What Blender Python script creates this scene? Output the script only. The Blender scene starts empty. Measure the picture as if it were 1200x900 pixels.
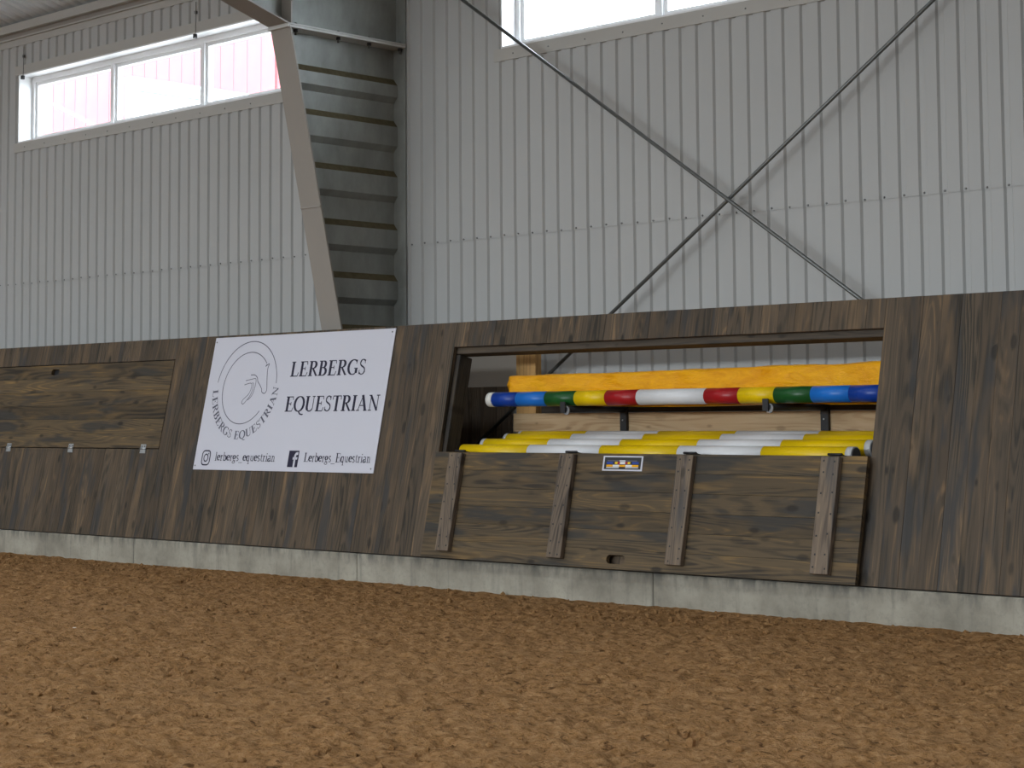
import bpy, bmesh, math, random
import numpy as np
from mathutils import Vector, Matrix

random.seed(7)
SC = bpy.context.scene
COL = SC.collection

# ------------------------------------------------------------------ camera
F_PX, CY_OFF = 2201.87, -124.07          # focal length / principal point offset in 1200x900 pixels
YAW, PITCH, ROLL = (math.radians(a) for a in (43.71823, 4.26548, -0.39964))
CAM_Z = 1.0777
fwd = Vector((-math.sin(YAW) * math.cos(PITCH), math.cos(YAW) * math.cos(PITCH), math.sin(PITCH)))
right = Vector((math.cos(YAW), math.sin(YAW), 0))
up = right.cross(fwd)
r2 = math.cos(ROLL) * right + math.sin(ROLL) * up
u2 = -math.sin(ROLL) * right + math.cos(ROLL) * up
cam_data = bpy.data.cameras.new('camera')
cam_data.sensor_fit = 'HORIZONTAL'
cam_data.sensor_width = 36.0
cam_data.lens = F_PX / 1200 * 36.0
cam_data.shift_y = CY_OFF / 1200
cam_data.clip_end = 300
cam = bpy.data.objects.new('camera', cam_data)
COL.objects.link(cam)
m = Matrix((r2, u2, -fwd)).transposed().to_4x4()
m.translation = Vector((0, 0, CAM_Z))
cam.matrix_world = m
SC.camera = cam

# ------------------------------------------------------------------ sky, daylight, exposure
world = bpy.data.worlds.new('overcast_sky')
SC.world = world
world.use_nodes = True
bg = world.node_tree.nodes['Background']
bg.inputs['Color'].default_value = (0.80, 0.90, 1.0, 1)
bg.inputs['Strength'].default_value = 16.0

def area(name, loc, rot, sx, sy, power, color):
    l = bpy.data.lights.new(name, 'AREA')
    l.shape = 'RECTANGLE'; l.size = sx; l.size_y = sy; l.energy = power; l.color = color
    o = bpy.data.objects.new(name, l); COL.objects.link(o)
    o.location = loc; o.rotation_euler = rot
    return o

DAY = (0.86, 0.94, 1.0)
# daylight through the translucent rooflight panels (built further down, one lamp under each panel)
# and the frosted window band of the opposite long wall
ROOF_A = math.radians(18)
R_EAVE_Z, R_EAVE_Y, R_RIDGE_Y = 4.845, 9.534, -0.733
ROOFLIGHTS = []                         # (x, y, side, power)
for x in (-22.9, -16.5, -10.1, -3.7, 2.7):
    ROOFLIGHTS.append((x, 3.6, 1, 105))
    ROOFLIGHTS.append((x, -4.4, -1, 130))
SIDE_WINDOWS = (-22.9, -16.5, -10.1, -3.7, 2.7)     # frosted window band in the opposite long wall
for x in SIDE_WINDOWS:
    l = area('side_window_daylight', (x, -10.9, 3.05), (math.radians(70.5), 0, 0), 4.6, 1.5, 228, DAY)
    l.data.spread = math.radians(65)
for x, y, side, p in ROOFLIGHTS:
    z = R_EAVE_Z + (R_EAVE_Y - R_RIDGE_Y - abs(y - R_RIDGE_Y)) * math.tan(ROOF_A)
    area('rooflight_daylight', (x, y, z - 0.07), (-ROOF_A * side, 0, 0), 4.6, 1.1, p, DAY)

SC.view_settings.view_transform = 'Standard'
SC.view_settings.look = 'None'
SC.view_settings.gamma = 1.0
SC.view_settings.use_curve_mapping = False
SC.view_settings.exposure = 0.0
SC.cycles.use_denoising = True
SC.cycles.max_bounces = 8
SC.cycles.diffuse_bounces = 4
SC.cycles.sample_clamp_indirect = 6.0

# ------------------------------------------------------------------ helpers
def tag(o, label=None, cat=None, group=None, kind=None):
    if label: o['label'] = label
    if cat: o['category'] = cat
    if group: o['group'] = group
    if kind: o['kind'] = kind
    return o

def empty(name, loc=(0, 0, 0), rot=(0, 0, 0), parent=None):
    o = bpy.data.objects.new(name, None)
    o.empty_display_size = 0.2
    COL.objects.link(o)
    o.location = loc; o.rotation_euler = rot
    if parent: o.parent = parent
    return o

def obj(name, me, mat=None, parent=None, loc=None, rot=None):
    o = bpy.data.objects.new(name, me)
    COL.objects.link(o)
    if mat is not None and not me.materials:
        me.materials.append(mat)
    if parent: o.parent = parent
    if loc is not None: o.location = loc
    if rot is not None: o.rotation_euler = rot
    return o

def mesh(name, verts, faces, mats=(), midx=None, smooth=False):
    me = bpy.data.meshes.new(name)
    me.from_pydata([tuple(v) for v in verts], [], faces)
    for mt in mats: me.materials.append(mt)
    if midx is not None: me.polygons.foreach_set('material_index', midx)
    if smooth: me.polygons.foreach_set('use_smooth', [True] * len(me.polygons))
    me.update()
    return me

def box_mesh(name, x0, x1, y0, y1, z0, z1, bev=0.0, mats=()):
    bm = bmesh.new()
    vs = [bm.verts.new((x, y, z)) for x in (x0, x1) for y in (y0, y1) for z in (z0, z1)]
    for f in ((0, 1, 3, 2), (4, 6, 7, 5), (0, 4, 5, 1), (2, 3, 7, 6), (0, 2, 6, 4), (1, 5, 7, 3)):
        bm.faces.new([vs[i] for i in f])
    if bev > 0:
        bmesh.ops.bevel(bm, geom=bm.edges[:], offset=bev, segments=1, affect='EDGES', profile=0.5)
    bmesh.ops.recalc_face_normals(bm, faces=bm.faces[:])
    me = bpy.data.meshes.new(name)
    bm.to_mesh(me); bm.free()
    for mt in mats: me.materials.append(mt)
    return me

def box(name, x0, x1, y0, y1, z0, z1, mat, parent=None, bev=0.0):
    """box object whose origin is the centre of its base"""
    cx, cy = (x0 + x1) / 2, (y0 + y1) / 2
    me = box_mesh(name, x0 - cx, x1 - cx, y0 - cy, y1 - cy, 0, z1 - z0, bev)
    return obj(name, me, mat, parent, (cx, cy, z0))

def tube_mesh(name, p0, p1, r, seg=12, caps=True):
    p0, p1 = Vector(p0), Vector(p1)
    d = (p1 - p0).normalized()
    a = d.orthogonal().normalized(); b = d.cross(a)
    vs, fs = [], []
    for p in (p0, p1):
        for k in range(seg):
            t = 2 * math.pi * k / seg
            vs.append(p + r * (math.cos(t) * a + math.sin(t) * b))
    for k in range(seg):
        fs.append((k, (k + 1) % seg, seg + (k + 1) % seg, seg + k))
    n_side = len(fs)
    if caps:
        fs.append(tuple(range(seg - 1, -1, -1))); fs.append(tuple(range(seg, 2 * seg)))
    me = mesh(name, vs, fs)
    me.polygons.foreach_set('use_smooth', [i < n_side for i in range(len(fs))])
    return me

def prism_x(name, poly_yz, x0, x1):
    """polygon in the YZ plane extruded along X"""
    n = len(poly_yz)
    vs = [(x0, y, z) for y, z in poly_yz] + [(x1, y, z) for y, z in poly_yz]
    fs = [tuple(range(n)), tuple(range(2 * n - 1, n - 1, -1))]
    for k in range(n):
        fs.append((k, n + k, n + (k + 1) % n, (k + 1) % n))
    me = mesh(name, vs, fs)
    bm = bmesh.new(); bm.from_mesh(me)
    bmesh.ops.recalc_face_normals(bm, faces=bm.faces[:]); bm.to_mesh(me); bm.free()
    return me

# ------------------------------------------------------------------ materials
class NT:
    def __init__(self, name):
        self.mat = bpy.data.materials.new(name); self.mat.use_nodes = True
        self.t = self.mat.node_tree; self.n = self.t.nodes
        self.bsdf = self.n['Principled BSDF']; self.out = self.n['Material Output']
    def node(self, kind, **kw):
        nd = self.n.new(kind)
        for k, v in kw.items(): setattr(nd, k, v)
        return nd
    def link(self, a, b): self.t.links.new(a, b)
    def val(self, sock, v):
        if hasattr(v, 'links') or hasattr(v, 'is_linked'): self.link(v, sock)
        else: sock.default_value = v
    def math(self, op, a, b=0.0, clamp=False):
        nd = self.node('ShaderNodeMath', operation=op, use_clamp=clamp)
        self.val(nd.inputs[0], a); self.val(nd.inputs[1], b)
        return nd.outputs[0]
    def mix(self, fac, a, b, blend='MIX'):
        nd = self.node('ShaderNodeMix', data_type='RGBA', blend_type=blend)
        self.val(nd.inputs['Factor'], fac)
        self.val(nd.inputs[6], a if not isinstance(a, tuple) else (*a, 1)[:4])
        self.val(nd.inputs[7], b if not isinstance(b, tuple) else (*b, 1)[:4])
        return nd.outputs[2]
    def noise(self, vec, scale, detail=3, rough=0.55, dist=0.0):
        nd = self.node('ShaderNodeTexNoise')
        if vec is not None: self.link(vec, nd.inputs['Vector'])
        nd.inputs['Scale'].default_value = scale; nd.inputs['Detail'].default_value = detail
        nd.inputs['Roughness'].default_value = rough; nd.inputs['Distortion'].default_value = dist
        return nd.outputs[0]
    def ramp(self, fac, stops):
        nd = self.node('ShaderNodeValToRGB')
        e = nd.color_ramp.elements
        while len(e) < len(stops): e.new(0.5)
        for k, (p, c) in enumerate(stops):
            e[k].position = p; e[k].color = (*c, 1) if len(c) == 3 else c
        self.link(fac, nd.inputs[0])
        return nd.outputs[0]
    def maprange(self, v, a, b, c=0.0, d=1.0):
        nd = self.node('ShaderNodeMapRange')
        self.link(v, nd.inputs[0])
        for i, q in enumerate((a, b, c, d)): nd.inputs[i + 1].default_value = q
        return nd.outputs[0]
    def coords(self, scale=(1, 1, 1), which='Object', rnd=0.0):
        tc = self.node('ShaderNodeTexCoord')
        src = tc.outputs[which]
        if rnd:
            oi = self.node('ShaderNodeObjectInfo')
            cb = self.node('ShaderNodeCombineXYZ')
            a = self.math('MULTIPLY', oi.outputs['Random'], rnd)
            b = self.math('MULTIPLY', oi.outputs['Random'], rnd * 3.7)
            self.link(a, cb.inputs[0]); self.link(b, cb.inputs[1]); self.link(a, cb.inputs[2])
            va = self.node('ShaderNodeVectorMath', operation='ADD')
            self.link(src, va.inputs[0]); self.link(cb.outputs[0], va.inputs[1])
            src = va.outputs[0]; self.rand = oi.outputs['Random']
        mp = self.node('ShaderNodeMapping')
        mp.inputs['Scale'].default_value = scale
        self.link(src, mp.inputs['Vector'])
        self.src = src
        return mp.outputs[0]
    def bump(self, h, strength=0.3, dist=0.002):
        nd = self.node('ShaderNodeBump')
        nd.inputs['Strength'].default_value = strength; nd.inputs['Distance'].default_value = dist
        self.link(h, nd.inputs['Height']); self.link(nd.outputs[0], self.bsdf.inputs['Normal'])
    def set(self, color=None, rough=None, metal=None, spec=None):
        b = self.bsdf.inputs
        if color is not None: self.val(b['Base Color'], color if not isinstance(color, tuple) else (*color, 1)[:4])
        if rough is not None: self.val(b['Roughness'], rough)
        if metal is not None: self.val(b['Metallic'], metal)
        if spec is not None: b['Specular IOR Level'].default_value = spec
        return self.mat

def plain(name, color, rough=0.6, metal=0.0, spec=0.5, var=0.12, scale=9.0):
    t = NT(name)
    v = t.coords(which='Object')
    n = t.noise(v, scale, 3)
    dark = tuple(c * (1 - var) for c in color); lite = tuple(min(1, c * (1 + var)) for c in color)
    c = t.mix(n, dark, lite)
    return t.set(c, rough, metal, spec)

def wood(name, axis, base, lite, dark, blot, rough=0.55, blotch=1.0, knots=True, spec=0.3, warm=0.55):
    """stained board; axis = local axis the grain runs along"""
    t = NT(name)
    def mapped(across, along, flat=None):
        sc = [across, across, across]; sc['xyz'.index(axis)] = along
        if flat is not None: sc[1] = flat
        mp = t.node('ShaderNodeMapping'); mp.inputs['Scale'].default_value = sc
        t.link(t.src, mp.inputs['Vector'])
        return mp.outputs[0]
    t.coords((1, 1, 1), rnd=61.0)
    # growth rings: contour lines of a long-stretched noise make arches and ovals
    n0 = t.noise(mapped(7.0, 0.62), 1.0, 1.5, 0.45, 0.25)
    ring = t.math('SINE', t.math('MULTIPLY', n0, 105.0))
    ring = t.math('POWER', t.math('MULTIPLY', t.math('ADD', ring, 1.0), 0.5), 1.6)
    grain = t.noise(mapped(60.0, 1.6), 1.0, 4, 0.6)
    broad = t.noise(mapped(9.0, 0.9), 1.0, 3, 0.55)
    g = t.math('ADD', t.math('MULTIPLY', ring, 0.26), t.math('MULTIPLY', grain, 0.55))
    g = t.math('ADD', g, t.math('MULTIPLY', t.math('SUBTRACT', broad, 0.5), 0.8))
    fine = t.noise(mapped(170.0, 3.0), 1.0, 2, 0.6)
    g = t.math('ADD', g, t.math('MULTIPLY', t.math('SUBTRACT', fine, 0.5), 0.42))
    c = t.ramp(g, [(0.14, dark), (0.36, base), (0.52, base), (0.78, lite)])
    tone = t.maprange(t.rand, 0, 1, 0.74, 1.20)
    hs = t.node('ShaderNodeHueSaturation')
    t.link(c, hs.inputs['Color']); t.link(tone, hs.inputs['Value'])
    c = hs.outputs[0]
    # warm worn patches, then bluish dark stain laps
    wm = t.noise(mapped(6.5, 1.5), 1.0, 3, 0.6)
    c = t.mix(t.maprange(wm, 0.56, 0.74, 0.0, warm), c, lite)
    bl = t.noise(mapped(6.0, 1.0), 1.3, 3, 0.6)
    c = t.mix(t.maprange(bl, 0.54, 0.64, 0.0, 0.8 * blotch), c, blot)
    if knots:
        vo = t.node('ShaderNodeTexVoronoi', voronoi_dimensions='2D'); vo.inputs['Scale'].default_value = 1.0
        sp = t.node('ShaderNodeSeparateXYZ'); t.link(mapped(9.5, 4.2), sp.inputs[0])
        cb = t.node('ShaderNodeCombineXYZ'); t.link(sp.outputs[0], cb.inputs[0]); t.link(sp.outputs[2], cb.inputs[1])
        t.link(cb.outputs[0], vo.inputs['Vector'])
        warp = t.math('MULTIPLY', t.math('SUBTRACT', grain, 0.5), 0.10)
        dd = t.math('ADD', vo.outputs['Distance'], warp)
        sc_ = t.node('ShaderNodeSeparateColor'); t.link(vo.outputs['Color'], sc_.inputs[0])
        dd = t.math('SUBTRACT', dd, t.math('MULTIPLY', t.math('SUBTRACT', sc_.outputs[0], 0.62), 0.30))
        kn = t.maprange(dd, 0.03, 0.13, 1.0, 0.0)
        c = t.mix(t.math('MULTIPLY', kn, t.math('MULTIPLY', sc_.outputs[1], 0.85)), c, tuple(q * 0.45 for q in dark))
    r = t.maprange(grain, 0.3, 0.7, rough - 0.07, rough + 0.12)
    t.set(c, r, 0, spec)
    t.bump(g, 0.3, 0.002)
    return t.mat

W_BASE, W_LITE, W_DARK, W_BLOT = (0.092, 0.066, 0.043), (0.215, 0.136, 0.070), (0.030, 0.025, 0.017), (0.040, 0.039, 0.039)
M = {}
M['plank_v'] = wood('stained_board_upright', 'z', W_BASE, W_LITE, W_DARK, W_BLOT)
M['plank_h'] = wood('stained_board_lying', 'x', (0.100, 0.069, 0.036), (0.235, 0.140, 0.048), (0.033, 0.024, 0.015), (0.034, 0.033, 0.031))
M['batten'] = wood('stained_batten', 'z', (0.15, 0.112, 0.080), (0.28, 0.20, 0.125), (0.05, 0.038, 0.03), (0.06, 0.062, 0.066), blotch=0.7)
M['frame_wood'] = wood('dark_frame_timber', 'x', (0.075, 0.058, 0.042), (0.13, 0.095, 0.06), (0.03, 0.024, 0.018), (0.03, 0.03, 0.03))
M['jamb_wood'] = wood('dark_jamb_timber', 'z', (0.06, 0.048, 0.036), (0.10, 0.075, 0.05), (0.026, 0.021, 0.016), (0.025, 0.025, 0.025))
M['panel_wood'] = wood('panel_board', 'z', (0.16, 0.12, 0.085), (0.24, 0.18, 0.12), (0.08, 0.06, 0.042), (0.1, 0.085, 0.07))
M['pine'] = wood('raw_pine', 'x', (0.56, 0.40, 0.235), (0.64, 0.48, 0.30), (0.42, 0.27, 0.14), (0.5, 0.36, 0.2), blotch=0.2, spec=0.3)
M['pine_v'] = wood('raw_pine_upright', 'z', (0.60, 0.36, 0.14), (0.66, 0.45, 0.2), (0.4, 0.22, 0.08), (0.5, 0.3, 0.12), blotch=0.2, spec=0.3)
M['sheet'] = plain('wall_sheet_paint', (0.43, 0.43, 0.42), 0.42, 0, 0.5, 0.03, 2.0)
M['flash'] = plain('flashing_paint', (0.44, 0.425, 0.395), 0.45, 0, 0.5, 0.04, 3.0)
M['steel'] = plain('column_paint', (0.30, 0.275, 0.245), 0.5, 0, 0.45, 0.05, 2.5)
M['edge_steel'] = plain('column_edge_paint', (0.55, 0.55, 0.53), 0.45, 0, 0.5, 0.05, 2.5)
M['dust'] = plain('ledge_dust', (0.125, 0.105, 0.062), 0.9, 0, 0.1, 0.35, 26.0)
M['deck'] = plain('roof_deck_paint', (0.62, 0.65, 0.66), 0.35, 0, 0.5, 0.04, 2.0)
M['white'] = plain('window_white', (0.80, 0.80, 0.80), 0.4, 0, 0.5, 0.02)
M['dark'] = plain('black_steel', (0.012, 0.012, 0.014), 0.45, 0.0, 0.5, 0.2)
M['galv'] = plain('galvanised_steel', (0.50, 0.52, 0.53), 0.38, 0.75, 0.5, 0.2, 40)
M['rod'] = plain('brace_steel', (0.16, 0.165, 0.16), 0.42, 0.6, 0.5, 0.15, 20)
M['screw'] = plain('screw_grey', (0.20, 0.20, 0.195), 0.5, 0.5)
M['signw'] = plain('sign_white_print', (0.61, 0.61, 0.68), 0.38, 0, 0.5, 0.015, 2)
M['ink'] = plain('sign_ink', (0.012, 0.010, 0.035), 0.45, 0, 0.4, 0.1)
M['inkgrey'] = plain('sign_ink_thin', (0.10, 0.10, 0.14), 0.45, 0, 0.4, 0.1)
M['bluew'] = plain('tape_white', (0.72, 0.71, 0.66), 0.45, 0, 0.5, 0.05)
for nm, c in dict(p_blue=(0.006, 0.045, 0.30), p_lblue=(0.012, 0.16, 0.58), p_green=(0.010, 0.085, 0.018), p_yellow=(0.80, 0.535, 0.002),
                  p_red=(0.36, 0.010, 0.014), p_white=(0.74, 0.74, 0.75), p_tape=(0.50, 0.50, 0.50), p_end=(0.07, 0.07, 0.075)).items():
    M[nm] = plain('pole_' + nm[2:], c, 0.34, 0, 0.38, 0.06, 14)

t = NT('galvanised_web')
v = t.coords((1, 1.2, 0.7)); n1 = t.noise(v, 5, 4, 0.6); n2 = t.noise(v, 45, 2)
c = t.ramp(n1, [(0.3, (0.21, 0.22, 0.205)), (0.7, (0.32, 0.335, 0.315))])
M['web'] = t.set(t.mix(t.math('MULTIPLY', n2, 0.25), c, (0.24, 0.24, 0.22)), 0.45, 0.15, 0.5)

t = NT('bag_tarpaulin')
v = t.coords((1, 3, 3)); n1 = t.noise(v, 6, 4, 0.65, 0.6); n2 = t.noise(v, 22, 3, 0.6, 1.0)
c = t.ramp(n1, [(0.3, (0.74, 0.30, 0.004)), (0.6, (0.90, 0.42, 0.006))])
M['bag'] = t.set(c, 0.36, 0, 0.25); t.bump(t.math('ADD', n1, t.math('MULTIPLY', n2, 0.4)), 0.6, 0.02)

t = NT('cast_concrete')
v = t.coords((1, 1, 1), which='Object', rnd=13.0)
n1 = t.noise(v, 3.0, 5, 0.6); n2 = t.noise(v, 40, 4, 0.65)
c = t.ramp(n1, [(0.28, (0.20, 0.182, 0.145)), (0.5, (0.315, 0.29, 0.235)), (0.72, (0.40, 0.372, 0.305))])
c = t.mix(t.maprange(n2, 0.5, 0.75, 0, 0.35), c, (0.15, 0.145, 0.125))
mp = t.node('ShaderNodeMapping'); mp.inputs['Scale'].default_value = (9, 9, 0.9); t.link(t.src, mp.inputs['Vector'])
dr = t.noise(mp.outputs[0], 2.0, 3, 0.6)
c = t.mix(t.maprange(dr, 0.55, 0.72, 0, 0.4), c, (0.13, 0.125, 0.11))
sx = t.node('ShaderNodeSeparateXYZ'); tcz = t.node('ShaderNodeTexCoord'); t.link(tcz.outputs['Object'], sx.inputs[0])
mp2 = t.node('ShaderNodeMapping'); mp2.inputs['Scale'].default_value = (11, 11, 3.0); t.link(t.src, mp2.inputs['Vector'])
sp_ = t.math('MULTIPLY', t.maprange(sx.outputs[2], 0.10, 0.186, 0, 1), t.maprange(t.noise(mp2.outputs[0], 1.0, 4, 0.65), 0.42, 0.62, 0, 1))
c = t.mix(t.math('MULTIPLY', sp_, 0.75), c, (0.07, 0.07, 0.068))    # stain dripped from the boards
M['concrete'] = t.set(c, 0.85, 0, 0.25); t.bump(t.math('ADD', n1, n2), 0.25, 0.004)

t = NT('riding_sand')
v = t.coords((1, 1, 1), which='Object')
n1 = t.noise(v, 0.7, 4, 0.55); n2 = t.noise(v, 30, 5, 0.7); n3 = t.noise(v, 85, 4, 0.75); n4 = t.noise(v, 6, 4, 0.6)
c = t.ramp(n2, [(0.30, (0.095, 0.044, 0.013)), (0.46, (0.325, 0.168, 0.064)), (0.70, (0.48, 0.285, 0.135))])
c = t.mix(t.maprange(n4, 0.4, 0.65, 0, 0.35), c, (0.37, 0.208, 0.092))
c = t.mix(t.maprange(n1, 0.42, 0.62, 0, 0.2), c, (0.36, 0.21, 0.10))
pv = t.noise(v, 17, 4, 0.7)
c = t.mix(t.maprange(pv, 0.58, 0.66, 0, 0.8), c, (0.070, 0.030, 0.009))
c = t.mix(t.maprange(n3, 0.60, 0.72, 0, 0.5), c, (0.38, 0.26, 0.15))
M['sand'] = t.set(c, 0.95, 0, 0.1); t.bump(t.math('ADD', n2, t.math('MULTIPLY', n3, 0.7)), 1.0, 0.02)

t = NT('window_glass')
tr = t.node('ShaderNodeBsdfTransparent'); gl = t.node('ShaderNodeBsdfGlossy'); gl.inputs['Roughness'].default_value = 0.02
fr = t.node('ShaderNodeFresnel'); fr.inputs['IOR'].default_value = 1.45
mx = t.node('ShaderNodeMixShader'); ge = t.node('ShaderNodeNewGeometry'); t.link(t.math('MULTIPLY', fr.outputs[0], t.math('SUBTRACT', 1.0, ge.outputs['Backfacing'])), mx.inputs[0]); t.link(tr.outputs[0], mx.inputs[1]); t.link(gl.outputs[0], mx.inputs[2])
t.link(mx.outputs[0], t.out.inputs['Surface']); M['glass'] = t.mat
M['barn'] = plain('faded_red_paint', (0.31, 0.100, 0.104), 0.8, 0, 0.2, 0.15, 3)
M['barn_white'] = plain('barn_white_paint', (0.75, 0.76, 0.78), 0.7, 0, 0.3, 0.04)
M['barn_grey'] = plain('barn_roof_edge', (0.16, 0.18, 0.20), 0.7, 0, 0.3, 0.1)
M['yard'] = plain('pale_gravel', (0.42, 0.41, 0.39), 0.9, 0, 0.2, 0.15, 0.6)
M['grey_sheet'] = plain('grey_board_sheet', (0.46, 0.42, 0.37), 0.7, 0, 0.3, 0.08, 3)
M['cap_grey'] = plain('arm_cap_plastic', (0.22, 0.22, 0.225), 0.5)
M['backing'] = plain('insulation_backing', (0.3, 0.3, 0.3), 0.9, 0, 0.1)

# ------------------------------------------------------------------ the floor
YW = 9.534                      # inner face of the long wall
X0, X1 = -34.0, 12.0            # gable ends
YO = -11.0                      # opposite long wall

def value_noise(rng, xs, ys, cell):
    """smooth random heights sampled at xs (n,) by ys (m,)"""
    gx = xs / cell; gy = ys / cell
    ix = np.floor(gx).astype(int); iy = np.floor(gy).astype(int)
    ox, oy = ix.min(), iy.min()
    g = rng.random((ix.max() - ox + 3, iy.max() - oy + 3)) - 0.5
    fx = gx - ix; fy = gy - iy
    fx = fx * fx * (3 - 2 * fx); fy = fy * fy * (3 - 2 * fy)
    ix -= ox; iy -= oy
    a = g[np.ix_(ix, iy)]; b = g[np.ix_(ix + 1, iy)]; c = g[np.ix_(ix, iy + 1)]; d = g[np.ix_(ix + 1, iy + 1)]
    fx = fx[:, None]; fy = fy[None, :]
    return (a * (1 - fx) + b * fx) * (1 - fy) + (c * (1 - fx) + d * fx) * fy

def build_floor():
    rng = np.random.default_rng(5)
    xs = np.linspace(-16.5, -1.0, 1180); ys = np.linspace(2.2, 8.42, 500)
    h = np.zeros((len(xs), len(ys)))
    for cell, amp in ((1.3, 0.020), (0.42, 0.006), (0.16, 0.008), (0.07, 0.014), (0.034, 0.022)):
        h += amp * value_noise(rng, xs, ys, cell)
    # trodden clods: sharpen the small scale
    k = value_noise(rng, xs, ys, 0.055)
    h += 0.020 * np.clip(np.abs(k) - 0.18, 0, 1) * np.sign(k)
    ex = np.minimum(np.clip((xs + 16.5) / 0.8, 0, 1), np.clip((-1.0 - xs) / 0.8, 0, 1))[:, None]
    ey = np.clip((ys - 2.2) / 0.6, 0, 1)[None, :]
    h *= ex * ey
    # sand pushed up a little along the curb
    h *= (1 - 0.6 * np.clip((ys - 8.2) / 0.2, 0, 1))[None, :]
    nx, ny = len(xs), len(ys)
    V = np.empty((nx * ny, 3)); V[:, 0] = np.repeat(xs, ny); V[:, 1] = np.tile(ys, nx); V[:, 2] = h.ravel()
    i = np.arange(nx - 1)[:, None] * ny + np.arange(ny - 1)[None, :]
    Q = np.stack([i, i + ny, i + ny + 1, i + 1], -1).reshape(-1, 4)
    # plain sand around the raked patch
    nv = len(V)
    def quad(x0, x1, y0, y1):
        nonlocal V, Q, nv
        V = np.vstack([V, [[x0, y0, 0], [x1, y0, 0], [x1, y1, 0], [x0, y1, 0]]])
        Q = np.vstack([Q, [[nv, nv + 1, nv + 2, nv + 3]]]); nv += 4
    quad(X0, -16.5, YO, 9.6); quad(-1.0, X1, YO, 9.6); quad(-16.5, -1.0, YO, 2.2); quad(-16.5, -1.0, 8.42, 9.6)
    me = bpy.data.meshes.new('floor')
    me.vertices.add(len(V)); me.vertices.foreach_set('co', V.ravel())
    me.loops.add(Q.size); me.loops.foreach_set('vertex_index', Q.ravel().astype(np.int32))
    me.polygons.add(len(Q)); me.polygons.foreach_set('loop_start', np.arange(0, Q.size, 4, dtype=np.int32))
    me.polygons.foreach_set('loop_total', np.full(len(Q), 4, dtype=np.int32))
    me.polygons.foreach_set('use_smooth', np.ones(len(Q), dtype=bool))
    me.update(calc_edges=True); me.validate()
    o = obj('floor', me, M['sand'])
    tag(o, 'brown loose riding sand covering the arena floor', kind='structure')
build_floor()

def build_clods():
    rng = random.Random(11); vs, fs = [], []
    for _ in range(9000):
        y = 8.36 - 5.6 * rng.random() ** 1.1; x = rng.uniform(-15.5, -2.2)
        r = 0.004 + 0.013 * rng.random() ** 3.2
        b = len(vs); z = 0.002
        vs.append((x + rng.uniform(-.3, .3) * r, y, z + r * rng.uniform(.7, 1.1))); k = 5; a0 = rng.uniform(0, 6.28)
        for q in range(k):
            a = a0 + 2 * math.pi * q / k; rr = r * rng.uniform(.8, 1.4)
            vs.append((x + rr * math.cos(a), y + rr * math.sin(a), z + r * rng.uniform(-.1, .35)))
        for q in range(k):
            a = a0 + 2 * math.pi * q / k
            vs.append((x + r * 0.9 * math.cos(a), y + r * 0.9 * math.sin(a), z - r))
        for q in range(k):
            j = (q + 1) % k
            fs += [(b, b + 1 + q, b + 1 + j), (b + 1 + q, b + 1 + k + q, b + 1 + k + j, b + 1 + j)]
    o = obj('sand_clods', mesh('sand_clods', vs, fs), M['sand'])
    tag(o, 'small loose clods of brown sand scattered over the arena floor', 'sand', kind='stuff')
build_clods()

# ------------------------------------------------------------------ long wall of ribbed sheets
PITCH_W = 0.1363; PHASE = -10.02   # a groove centre lies at PHASE
def groove_profile(x0, x1, pitch=PITCH_W, phase=PHASE, depth=0.0165, bot=0.034, fl=0.011):
    """list of (x, depth) along the sheet from x0 to x1"""
    pts = []
    k0 = math.floor((x0 - phase) / pitch) - 1; k1 = math.ceil((x1 - phase) / pitch) + 1
    for k in range(k0, k1 + 1):
        c = phase + k * pitch
        pts += [(c - bot / 2 - fl, 0), (c - bot / 2, depth), (c + bot / 2, depth), (c + bot / 2 + fl, 0)]
    def at(x):
        for (xa, da), (xb, db) in zip(pts, pts[1:]):
            if xa <= x <= xb: return da + (db - da) * (x - xa) / (xb - xa)
        return 0
    return [(x0, at(x0))] + [p for p in pts if x0 + 1e-4 < p[0] < x1 - 1e-4] + [(x1, at(x1))]

wall = empty('wall_back', (0, YW, 0))
tag(wall, 'long wall clad in pale grey ribbed metal sheets', kind='structure')
Z_SEAM, Z_TOP = 2.359, 4.84
WINS = [(-15.575, -11.555), (-9.205, -5.185), (-2.835, 1.185), (-21.945, -17.925)]
WZ0, WZ1 = 3.707, 4.362
def sheet(x0, x1, z0, z1, dy):
    prof = groove_profile(x0, x1)
    vs = [(x - x0, d + dy, z) for x, d in prof for z in (0, z1 - z0)]
    fs = [(2 * k, 2 * k + 2, 2 * k + 3, 2 * k + 1) for k in range(len(prof) - 1)]
    obj('wall_sheet', mesh('wall_sheet', vs, fs), M['sheet'], wall, (x0, 0, z0))
SW = PITCH_W * 8
xa = -24.0
while xa < 4.0:
    xb = xa + SW
    sheet(xa, xb, 0.0, Z_SEAM + 0.03, 0.005)
    cuts = [xa, xb]
    for w0, w1 in WINS:
        cuts += [q for q in (w0, w1) if xa < q < xb]
    cuts = sorted(cuts)
    for c0, c1 in zip(cuts, cuts[1:]):
        mid = (c0 + c1) / 2
        if any(w0 < mid < w1 for w0, w1 in WINS):
            sheet(c0, c1, Z_SEAM, WZ0, 0.0); sheet(c0, c1, WZ1, Z_TOP, 0.0)
        else:
            sheet(c0, c1, Z_SEAM, Z_TOP, 0.0)
    xa = xb
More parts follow.
